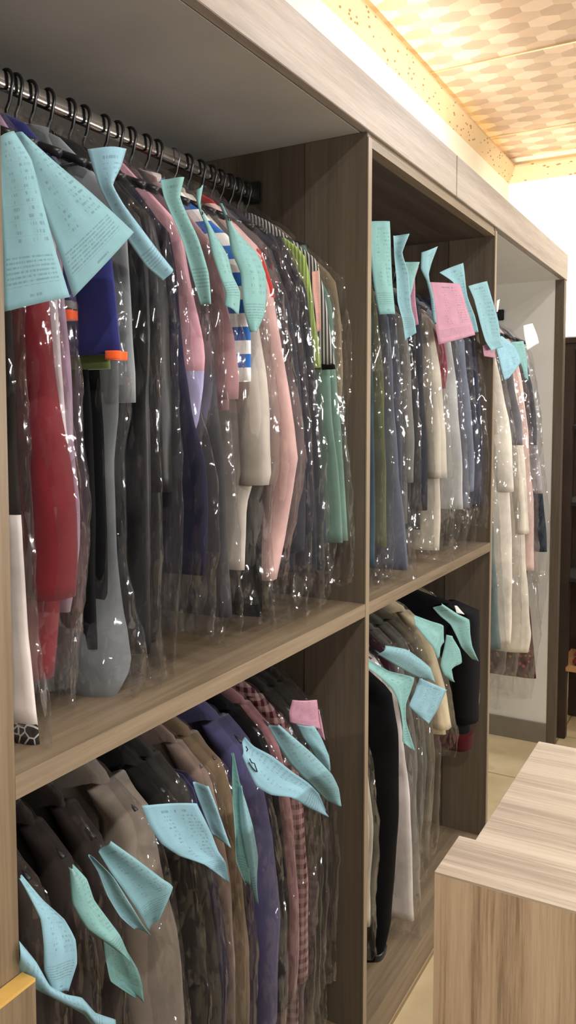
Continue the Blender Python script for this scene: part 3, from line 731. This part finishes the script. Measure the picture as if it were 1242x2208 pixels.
# ---- lower near bay
def lower(Y, short, label, cat, nm, xs, xf, zh, mat, t=.024, slv=True, shz=None, extra_b=None, col=None, ripple=.45, bag=True, kind='body', zf=None, tilt=.0):
    """garment on a lower rail given in metres: shoulder tip x, front x lower down, hem height"""
    bay = 'LL' if Y < Y1 else 'LM'
    zr = RAIL[bay][2]; shz = shz or zr-.16
    def px(x, z):
        d = Vector((x, Y, z))-EYE; q = d.dot(fw); return (PPX+F*d.dot(rt)/q, PPY-F*d.dot(up)/q)
    prof = [px(xs, shz), px(xs+.02, shz-.06), px((xs+xf)/2+.015, shz-.2), px(xf, shz-.36), px(xf-.005, (shz-.36+zh)/2), px(xf-.01, zh)]
    bands = [('leg' if kind == 'fold' else 'body', 0, prof[-1][1], mat)]
    kw = {}
    if slv and kind == 'body': kw['sleeve'] = (px(0, max(zh+.03, shz-.56))[1], .1, .02, mat)
    garment(bay, Y, short, label, cat, prof, bands, t, kind=kind, name=nm, group=GL if bay == 'LL' else GN, ripple=ripple, collar=col, bag=bag, **kw)
dk1 = fb((46, 48, 46)); dk2 = fb((62, 53, 48)); dk3 = fb((54, 46, 43)); bg = fb((138, 126, 114)); dk4 = fb((34, 32, 31)); lv = fb((78, 74, 108)); pb = fb((150, 128, 116)); tn = fb((128, 108, 84))
lv2 = fb((78, 75, 110)); bk = fb((22, 21, 22)); pk = fb((150, 106, 108)); gh = fb((76, 28, 32), 'check', (170, 136, 134)); dgy = fb((42, 39, 38)); dol = fb((44, 43, 36)); dpl = fb((50, 46, 54))
lower(.765, 'dark grey green jacket', 'dark grey green jacket nearest the post on the lower rail', 'jacket', 'jacket', -.125, -.085, .45, dk1)
lower(.835, 'brown wool jacket', 'brown wool jacket second from the near post on the lower rail', 'jacket', 'jacket', -.12, -.09, .42, dk2)
lower(.905, 'dark brown coat', 'dark brown coat behind the fan of pale green receipts', 'coat', 'coat', -.12, -.09, .32, dk3)
lower(.975, 'espresso coat', 'espresso coat hidden behind the tilted teal receipt', 'coat', 'coat', -.125, -.095, .34, dk3)
lower(1.08, 'beige robe', 'long beige robe below the tilted teal receipt', 'robe', 'robe', -.12, -.05, .16, bg, .045)
lower(1.16, 'black coat dress', 'long black coat dress below the wide printed receipt', 'coat', 'coat', -.12, -.06, .16, dk4, .028)
lower(1.205, 'charcoal robe', 'charcoal robe with flared folds under the wide printed receipt', 'robe', 'robe', -.12, -.05, .16, fb((58, 55, 52)), .026, ripple=.7)
lower(1.245, 'violet scarf', 'narrow violet scarf between the charcoal robe and the pinkish robe', 'scarf', 'scarf', -.13, -.06, .2, lv, .012, False, kind='fold')
lower(1.278, 'pinkish beige robe', 'pinkish beige robe left of the tan robe', 'robe', 'robe', -.12, -.06, .16, pb, .018)
lower(1.325, 'tan robe', 'tan robe between the pinkish robe and the violet robe', 'robe', 'robe', -.12, -.062, .16, tn, .026)
lower(1.425, 'violet blue robe', 'violet blue robe right of the tan robe', 'robe', 'robe', -.12, -.05, .16, lv2, .045)
lower(1.49, 'black gown', 'black gown between the violet blue robe and the pink gown', 'gown', 'gown', -.12, -.06, .16, bk, .026)
lower(1.535, 'dusty pink gown', 'dusty pink gown left of the maroon gingham dress', 'gown', 'gown', -.12, -.06, .16, pk, .02)
lower(1.588, 'maroon gingham dress', 'maroon and pink gingham checked dress', 'dress', 'dress', -.12, -.062, .16, gh, .022)
lower(1.635, 'dark grey gown', 'dark grey gown right of the maroon gingham dress', 'gown', 'gown', -.12, -.07, .16, dgy, .022)
lower(1.68, 'dark olive coat', 'dark olive coat near the first partition on the lower rail', 'coat', 'coat', -.12, -.075, .2, dol, .022)
lower(1.722, 'brown velvet coat', 'dark brown velvet coat against the first partition on the lower rail', 'coat', 'coat', -.12, -.07, .3, dk3, .02)

# ---- lower middle bay
lower(1.92, 'cream trousers', 'pale cream trousers beside the first partition, behind black trousers', 'trousers', 'trousers', -.12, -.05, .25, fb((196, 188, 168)), .03, False, kind='fold')
bkt = fb((10, 10, 11))
def satin(root, front, back, zof, th, seed):
    z1 = zof(2094); z0 = z1+.06
    bm = bmesh.new(); loft(bm, zrange(z0, z1, .01), lambda z: front(z)+.004, lambda z: front(z)-.09, lambda z: .034, 2.04, seed=seed, ripple=.3); o = link('satin_hem', bm, fb((34, 36, 36), rough=.3), root, True)
garment('LM', 2.04, 'long black trousers', 'long black trousers reaching the base in the lower middle bay', 'trousers',
        [(812, 1436), (844, 1492), (857, 1580), (857, 1700), (850, 1850), (840, 2000), (826, 2060), (824, 2094)], [('trouser_legs', 0, 2094, bkt)], .064, kind='fold', name='trousers', group=GN, ripple=.12, bag=False, extra=satin)
lower(2.11, 'pale printed shirt', 'pale pink printed shirt right of the long black trousers', 'shirt', 'shirt', -.12, -.07, .3, fb((206, 186, 184)), .024, True)
garment('LM', 2.17, 'white dress shirt', 'white dress shirt with a long narrow tail near the base', 'shirt',
        [(850, 1480), (872, 1600), (884, 1720), (889, 1850), (893, 1985)], [('body', 0, 1985, fb((222, 216, 212)))], .02, name='shirt', group=GN, bagz=1990)
lower(2.215, 'wine coat', 'dark wine coat right of the white dress shirt', 'coat', 'coat', -.12, -.07, .42, fb((50, 26, 34)), .02)
lower(2.275, 'silver grey robe', 'silver grey robe right of the wine coat', 'robe', 'robe', -.12, -.055, .2, fb((98, 95, 90)), .026)
lower(2.35, 'stone grey robe', 'stone grey robe in the middle of the lower middle rail', 'robe', 'robe', -.12, -.055, .24, fb((84, 83, 76)), .03)
lower(2.43, 'sand robe', 'sand coloured robe left of the cream sleeved jacket', 'robe', 'robe', -.12, -.055, .28, fb((92, 84, 70)), .03)
lower(2.54, 'cream sleeved jacket', 'cream jacket whose pale sleeve hangs left of the black suit jacket', 'jacket', 'jacket', -.12, -.03, .56, fb((196, 182, 150)), .03)
def lining(root, front, back, zof, th, seed):
    z1 = zof(1618); z0 = z1+.05
    bm = bmesh.new(); loft(bm, zrange(z0, z1-.004, .01), lambda z: front(z)-.02, lambda z: front(z)-.2, lambda z: .052, 2.735, seed=seed, ripple=.2); link('lining_hem', bm, fb((62, 14, 17)), root, True)
garment('LM', 2.735, 'black suit jacket', 'black suit jacket with a dark red lining at the far end of the lower rail', 'suit jacket',
        [(1030, 1316), (1046, 1350), (1054, 1420), (1057, 1500), (1052, 1560), (1046, 1618)], [('body', 0, 1612, fb((22, 21, 24)))], .05, name='suit_jacket', group=GN, sleeve=(1560, .12, .03, fb((22, 21, 24))), ripple=.25, extra=lining, bag=False)
lower(2.795, 'khaki green jacket', 'khaki green jacket showing its shoulder behind the black suit jacket', 'jacket', 'jacket', -.1, -.03, .62, fb((120, 112, 84)), .03)

def ticket(rows, matk, label, X=.004, phi=25, name='receipt', cat='receipt', curl=.006, marks=None, pin=None):
    """a sheet of paper on its own upright plane; rows are (left x, y, right x, y) down the sheet"""
    px = sum(r[0]+r[2] for r in rows)/len(rows)/2; py = sum(r[1]+r[3] for r in rows)/len(rows)/2
    d = ray(px, py); P = EYE+d*((X-CX)/d.x)
    n = Vector((math.cos(math.radians(phi)), -math.sin(math.radians(phi)), 0))
    L = [onP(r[0], r[1], P, n) for r in rows]; R = [onP(r[2], r[3], P, n) for r in rows]
    def cr(A, t):
        k = min(int(t), len(A)-2); f = t-k
        p0, p1, p2, p3 = A[max(0, k-1)], A[k], A[k+1], A[min(len(A)-1, k+2)]
        c = .5*((2*p1)+(p2-p0)*f+(2*p0-5*p1+4*p2-p3)*f*f+(3*p1-p0-3*p2+p3)*f**3)
        return c*.4+p1.lerp(p2, f)*.6
    nu, nv = 10, 6*(len(rows)-1); sd = random.uniform(0, 50)
    bm = bmesh.new(); uv = bm.loops.layers.uv.new('UVMap'); g = []
    for j in range(nv+1):
        t = j/nv*(len(rows)-1); a, b = cr(L, t), cr(R, t); row = []
        for i in range(nu+1):
            s = i/nu; p = a.lerp(b, s)
            bend = curl*(1.2*math.sin(s*math.pi*1.3+sd)+.9*NZ.noise(Vector((s*1.6+sd, j/nv*2.4, sd))))
            row.append(bm.verts.new(p+n*bend))
        g.append(row)
    for j in range(nv):
        for i in range(nu):
            f = bm.faces.new((g[j][i], g[j+1][i], g[j+1][i+1], g[j][i+1]))
            for l, (uu, vv) in zip(f.loops, ((i, j), (i, j+1), (i+1, j+1), (i+1, j))): l[uv].uv = (uu/nu, 1-vv/nv)
    o = link(name, bm, M[matk], None, True, loc=P)
    md = o.modifiers.new('thickness', 'SOLIDIFY'); md.thickness = .0004; md.offset = 0
    tag(o, label, cat, 'receipts pinned on the covered clothes')
    if marks:
        bm = bmesh.new()
        for pl in marks:
            tube(bm, [onP(q[0], q[1], P, n)+n*(curl*1.2+.003) for q in pl], .0011, 6)
        link('handwriting', bm, M['ink'], o, True)
    return o
# upper near bay
ticket([(-12, 300, 30, 282), (-8, 360, 68, 345), (0, 450, 92, 438), (4, 550, 120, 540), (6, 672, 151, 640)], 'teal', 'large flat teal receipt hanging foremost at the near post above the crimson dress', .012, 40, curl=.004)
ticket([(34, 284, 52, 288), (65, 370, 114, 345), (98, 460, 178, 400), (130, 550, 236, 450), (160, 641, 290, 500)], 'teal', 'large fan shaped teal receipt tilted right beside the foremost receipt', .0, 30, curl=.004)
ticket([(192, 319, 274, 320), (205, 360, 262, 358), (221, 405, 243, 400), (245, 452, 265, 440), (284, 520, 310, 498), (320, 572, 342, 540), (355, 604, 373, 580)], 'blue', 'twisted pale receipt flared at the top, its tail crossing the black abayas', -.006, 25)
ticket([(350, 385, 393, 384), (358, 425, 386, 425), (374, 465, 402, 465), (398, 520, 425, 520), (418, 590, 445, 590), (437, 656, 451, 657)], 'green', 'narrow dark green receipt pinched near its top, left of the bright slim one', -.012, 25)
ticket([(420, 411, 444, 396), (421, 437, 437, 441), (427, 460, 450, 471), (442, 494, 466, 500), (455, 551, 496, 550), (470, 597, 507, 592), (484, 632, 522, 629), (482, 660, 518, 678)], 'green', 'slim bright mint receipt with handwritten numbers left of the striped polo', -.004, 22,
       marks=[[(427, 451), (434, 456)], [(428, 459), (430, 463), (428, 465)], [(433, 460), (437, 463), (439, 467)]])
ticket([(470, 440, 480, 442), (483, 470, 500, 478), (490, 500, 528, 512), (497, 545, 558, 545), (515, 590, 577, 590), (520, 640, 579, 640), (528, 680, 573, 680), (538, 716, 556, 717)], 'green', 'broad rounded green receipt over the blue striped polo shirt', -.006, 22,
       marks=[[(481, 466), (486, 473), (485, 477)], [(488, 471), (490, 479)]])
ticket([(671, 586, 688, 583), (673, 620, 689, 618), (677, 660, 691, 658), (683, 716, 693, 712)], 'peachp', 'slim peach receipt behind the lime green scarf', -.03, 22, curl=.002)
# upper middle bay
ticket([(795, 477, 841, 477), (797, 540, 843, 540), (806, 610, 848, 610), (818, 678, 853, 677)], 'green', 'tall straight teal receipt beside the first partition in the middle bay', -.004, 30, curl=.003)
ticket([(848, 508, 878, 505), (851, 548, 864, 545), (855, 590, 879, 590), (858, 650, 884, 660), (868, 690, 892, 690), (874, 736, 895, 718)], 'teal', 'pinched teal receipt with a spiky flared top, second from the first partition', -.006, 25)
ticket([(858, 562, 900, 566), (859, 600, 890, 605), (864, 640, 880, 640)], 'green', 'small pale green receipt left of the curled pink one', -.012, 25)
ticket([(890, 578, 901, 574), (880, 610, 893, 600), (881, 650, 892, 645), (889, 705, 898, 700)], 'pinkp', 'narrow curled pink receipt beside the black coat', -.002, 20)
ticket([(905, 545, 949, 530), (904, 580, 936, 566), (918, 606, 928, 601), (926, 640, 937, 645), (932, 696, 944, 700)], 'teal', 'teal receipt twisted to a narrow waist left of the big pink receipt', .0, 22)
ticket([(926, 608, 992, 612), (933, 650, 1004, 650), (940, 700, 1016, 690), (946, 743, 1025, 722)], 'pinkp', 'big flat pink receipt in front of the cream robe', .004, 20, curl=.003)
ticket([(945, 588, 998, 567), (975, 608, 1002, 602), (990, 645, 1008, 640), (1003, 682, 1022, 680), (1015, 719, 1030, 716)], 'teal', 'teal receipt behind the right edge of the big pink receipt', -.004, 18)
ticket([(1008, 617, 1050, 606), (1020, 645, 1058, 640), (1032, 692, 1072, 690), (1045, 735, 1080, 735), (1058, 757, 1085, 748)], 'teal', 'bright turquoise receipt crossing the second partition edge', .012, 16, curl=.004)
ticket([(1040, 745, 1060, 740), (1043, 768, 1070, 772)], 'pinkp', 'small pink receipt corner below the bright turquoise receipt', .006, 16, curl=.001)
# far bay
ticket([(1066, 735, 1084, 724), (1072, 765, 1112, 748), (1078, 795, 1124, 782), (1086, 819, 1098, 816)], 'blue', 'pale blue receipt in front of the ivory robe in the far bay', .008, 14, curl=.003)
ticket([(1100, 738, 1130, 735), (1112, 762, 1136, 766), (1125, 790, 1139, 800), (1132, 816, 1141, 822)], 'green', 'thin green receipt left of the white card in the far bay', -.004, 14, curl=.003)
ticket([(1128, 702, 1148, 697), (1130, 725, 1158, 722), (1136, 756, 1162, 740)], 'whitep', 'small white card at the far end of the far bay', -.004, 14, 'card', 'card', curl=.001)
ticket([(1071, 648, 1078, 645), (1070, 660, 1076, 660), (1070, 673, 1074, 672)], 'whitep', 'tiny white paper corner peeking beside the second partition', -.02, 14, 'card', 'card', curl=.001)
# lower near bay
ticket([(38, 1888, 50, 1892), (58, 1925, 95, 1945), (84, 1975, 142, 1988), (90, 2030, 166, 2032), (92, 2085, 170, 2085), (112, 2134, 152, 2146)], 'blue', 'blue receipt curving down beside the near post on the lower rail', .012, 30)
ticket([(40, 2108, 40, 2026), (65, 2133, 76, 2070), (105, 2152, 106, 2122), (150, 2174, 140, 2141), (185, 2194, 175, 2148), (205, 2222, 205, 2182), (240, 2240, 250, 2200)], 'blue', 'long curling receipt strip lying lowest beside the low oak board', .03, 30)
ticket([(145, 1865, 160, 1868), (149, 1905, 190, 1900), (155, 1948, 206, 1945), (186, 2000, 240, 1992), (232, 2034, 262, 2022), (275, 2066, 285, 2074)], 'green', 'pale green receipt with a pointed tip below the brown wool jacket', .008, 30)
ticket([(222, 2022, 268, 2042), (230, 2075, 292, 2082), (240, 2118, 304, 2122), (292, 2150, 308, 2158)], 'green', 'dull green receipt hanging below the pointed pale green one', .0, 30)
ticket([(192, 1848, 200, 1846), (214, 1884, 242, 1888), (234, 1935, 278, 1945), (260, 1978, 302, 1985), (290, 2004, 322, 2012)], 'teal', 'folded teal receipt tucked left of the tilted teal receipt', .002, 30)
ticket([(216, 1842, 235, 1808), (240, 1882, 290, 1848), (270, 1924, 345, 1890), (298, 1965, 368, 1907), (324, 2010, 340, 1972)], 'teal', 'tilted square teal receipt in front of the beige robe', .01, 30)
ticket([(303, 1735, 425, 1733), (318, 1775, 442, 1768), (345, 1816, 458, 1800), (384, 1843, 472, 1836), (438, 1862, 488, 1862), (478, 1890, 496, 1907)], 'blue', 'wide pale blue receipt printed with rows above the black coat dress', .01, 28, curl=.004)
ticket([(420, 1690, 444, 1690), (431, 1725, 465, 1745), (448, 1770, 482, 1790), (462, 1802, 495, 1826)], 'blue', 'small folded receipt overlapping the right end of the wide printed one', .016, 28)
ticket([(499, 1630, 504, 1624), (497, 1670, 514, 1680), (499, 1740, 524, 1740), (504, 1800, 530, 1800), (506, 1855, 536, 1860), (526, 1905, 539, 1908)], 'green', 'narrow dark teal receipt hanging straight down over the tan robe', .0, 28)
ticket([(512, 1690, 521, 1690), (514, 1735, 536, 1735), (519, 1790, 550, 1785), (527, 1842, 561, 1852), (540, 1900, 557, 1890), (551, 1946, 554, 1945)], 'teal', 'long pointed teal receipt right of the narrow dark teal receipt', .008, 28)
ticket([(518, 1628, 533, 1592), (530, 1657, 552, 1612), (548, 1692, 590, 1632), (580, 1711, 632, 1665), (622, 1716, 668, 1690), (662, 1739, 692, 1714), (702, 1758, 706, 1750)], 'blue', 'broad pale blue receipt slanting down to the right with scribbled marks', .01, 26,
       marks=[[(524, 1606), (528, 1612), (525, 1616)], [(532, 1632), (536, 1640), (542, 1642), (545, 1650), (548, 1660)], [(530, 1640), (538, 1652), (546, 1660)]])
ticket([(583, 1567, 598, 1560), (603, 1607, 636, 1593), (628, 1648, 673, 1625), (654, 1676, 713, 1668), (684, 1704, 729, 1700), (710, 1730, 737, 1739)], 'teal', 'deep teal receipt slanting behind the broad pale blue one', .0, 26)
ticket([(640, 1562, 678, 1565), (655, 1592, 697, 1600), (676, 1622, 711, 1630), (696, 1652, 712, 1666)], 'teal', 'small upper teal receipt just below the folded pink receipt', -.01, 26)
# lower middle bay
ticket([(788, 1438, 800, 1424), (812, 1456, 842, 1448), (838, 1482, 896, 1462), (852, 1506, 890, 1488), (858, 1532, 878, 1520), (862, 1562, 878, 1556), (863, 1596, 890, 1594), (869, 1602, 900, 1622)], 'green', 'long teal receipt with a narrow waist over the long black trousers', .01, 22)
ticket([(905, 1462, 965, 1488), (894, 1494, 952, 1514), (882, 1522, 940, 1540), (905, 1546, 926, 1562)], 'blue', 'square tilted blue receipt right of the long waisted receipt', .002, 22, curl=.003)
ticket([(818, 1412, 832, 1392), (850, 1432, 876, 1400), (884, 1452, 906, 1420), (906, 1462, 928, 1440), (926, 1466, 938, 1472)], 'teal', 'crumpled teal receipt lying above the square tilted blue receipt', -.004, 22)
ticket([(890, 1346, 900, 1328), (905, 1366, 932, 1340), (926, 1392, 960, 1350), (938, 1420, 960, 1385)], 'green', 'dark teal receipt left of the forked receipt on the lower middle rail', -.004, 20)
ticket([(960, 1368, 978, 1372), (956, 1400, 996, 1402), (950, 1434, 999, 1430), (956, 1456, 977, 1442), (973, 1469, 981, 1471)], 'green', 'forked mint receipt above the cream sleeve', .006, 18)
ticket([(940, 1312, 948, 1300), (955, 1330, 985, 1324), (975, 1348, 1009, 1336), (990, 1376, 1011, 1366), (1000, 1397, 1015, 1392), (1022, 1422, 1028, 1425)], 'green', 'pointed teal receipt at the shoulder of the black suit jacket', .0, 18)
ticket([(980, 1306, 985, 1306), (985, 1322, 1002, 1325)], 'whitep', 'tiny pale tag on the shoulder of the black suit jacket', -.002, 18, 'paper_tag', 'tag', curl=.001)
ticket([(630, 1509, 686, 1510), (623, 1538, 688, 1540), (626, 1558, 692, 1572)], 'pinkp', 'folded pink receipt near the first partition on the lower near rail', -.03, 22, curl=.003)
ticket([(682, 1528, 688, 1530), (684, 1560, 694, 1560), (690, 1588, 700, 1596)], 'pinkp', 'narrow pink flap hanging at the right of the folded pink receipt', -.02, 22, curl=.002)


# ------------------------------------------------------------------ light
def area(name, loc, rot, sx, sy, power, col, spread=None):
    l = bpy.data.lights.new(name, 'AREA'); l.shape = 'RECTANGLE'; l.size = sx; l.size_y = sy; l.energy = power; l.color = col
    if spread: l.spread = spread
    o = bpy.data.objects.new(name, l); COL.objects.link(o); o.location = loc; o.rotation_euler = rot; return o
LAMP = (1, .975, .95)
def downlight(x, y, p):
    l = bpy.data.lights.new('downlight', 'AREA'); l.shape = 'DISK'; l.size = .1; l.energy = p; l.color = LAMP
    o = bpy.data.objects.new('downlight', l); COL.objects.link(o); o.location = (x, y, ZC-.012)
for x, y, p in ((1.0, .35, 5), (1.0, 1.75, 6), (1.0, 3.1, 10), (1.0, 4.4, 16), (2.0, 1.75, 8), (2.0, 3.1, 10), (2.0, 4.4, 10), (1.4, -.6, 34)):
    downlight(x, y, p)
for y, p in ((.3, 17), (2.0, 20), (3.7, 19)):      # unseen fill lights, added for film glints and even front light
    area('added_front_fill', (XR-.06, y, 1.75), (0, math.radians(90), 0), .035, 1.2, p, LAMP, math.radians(130))
# LED strip lying on the wardrobe top behind the fascia, and the warm strip in the cornice trough
area('top_led_and_fill', (-.2, 2.2, ZF+.1), (0, math.radians(180-31), 0), .02, 4.0, 3.6, (1, .97, .88), math.radians(75))
area('top_led_and_fill', (-.2, 3.45, ZF+.1), (0, math.radians(180-31), 0), .02, 1.5, 5, (1, .97, .88), math.radians(75))  # extra strip over the first, added to brighten the far wall band
area('top_led_and_fill', (-.3, Y3+.04, ZF+.085), (math.radians(98), 0, 0), .6, .02, 15, (1, .97, .9), math.radians(85))  # unseen end strip, added to whiten the far wall
area('cove_led_strip', (XW+.022, 2.2, ZL+.06), (0, math.radians(180-15), 0),  .01, 6.2, 9, (1, .68, .15))
area('cove_led_strip', (.9, YF-.022, ZL+.06), (math.radians(180-15), 0, 0), 2.9, .01, 5, (1, .68, .15))

w = bpy.data.worlds.new('world'); SC.world = w; w.use_nodes = True
w.node_tree.nodes['Background'].inputs[0].default_value = (.02, .02, .02, 1)
SC.view_settings.view_transform = 'Standard'; SC.view_settings.look = 'None'; SC.view_settings.gamma = 1
SC.view_settings.exposure = 0.22; SC.view_settings.use_curve_mapping = False
SC.cycles.transparent_max_bounces = 40; SC.cycles.max_bounces = 7
SC.cycles.use_denoising = True; SC.cycles.use_adaptive_sampling = True; SC.cycles.adaptive_threshold = .03
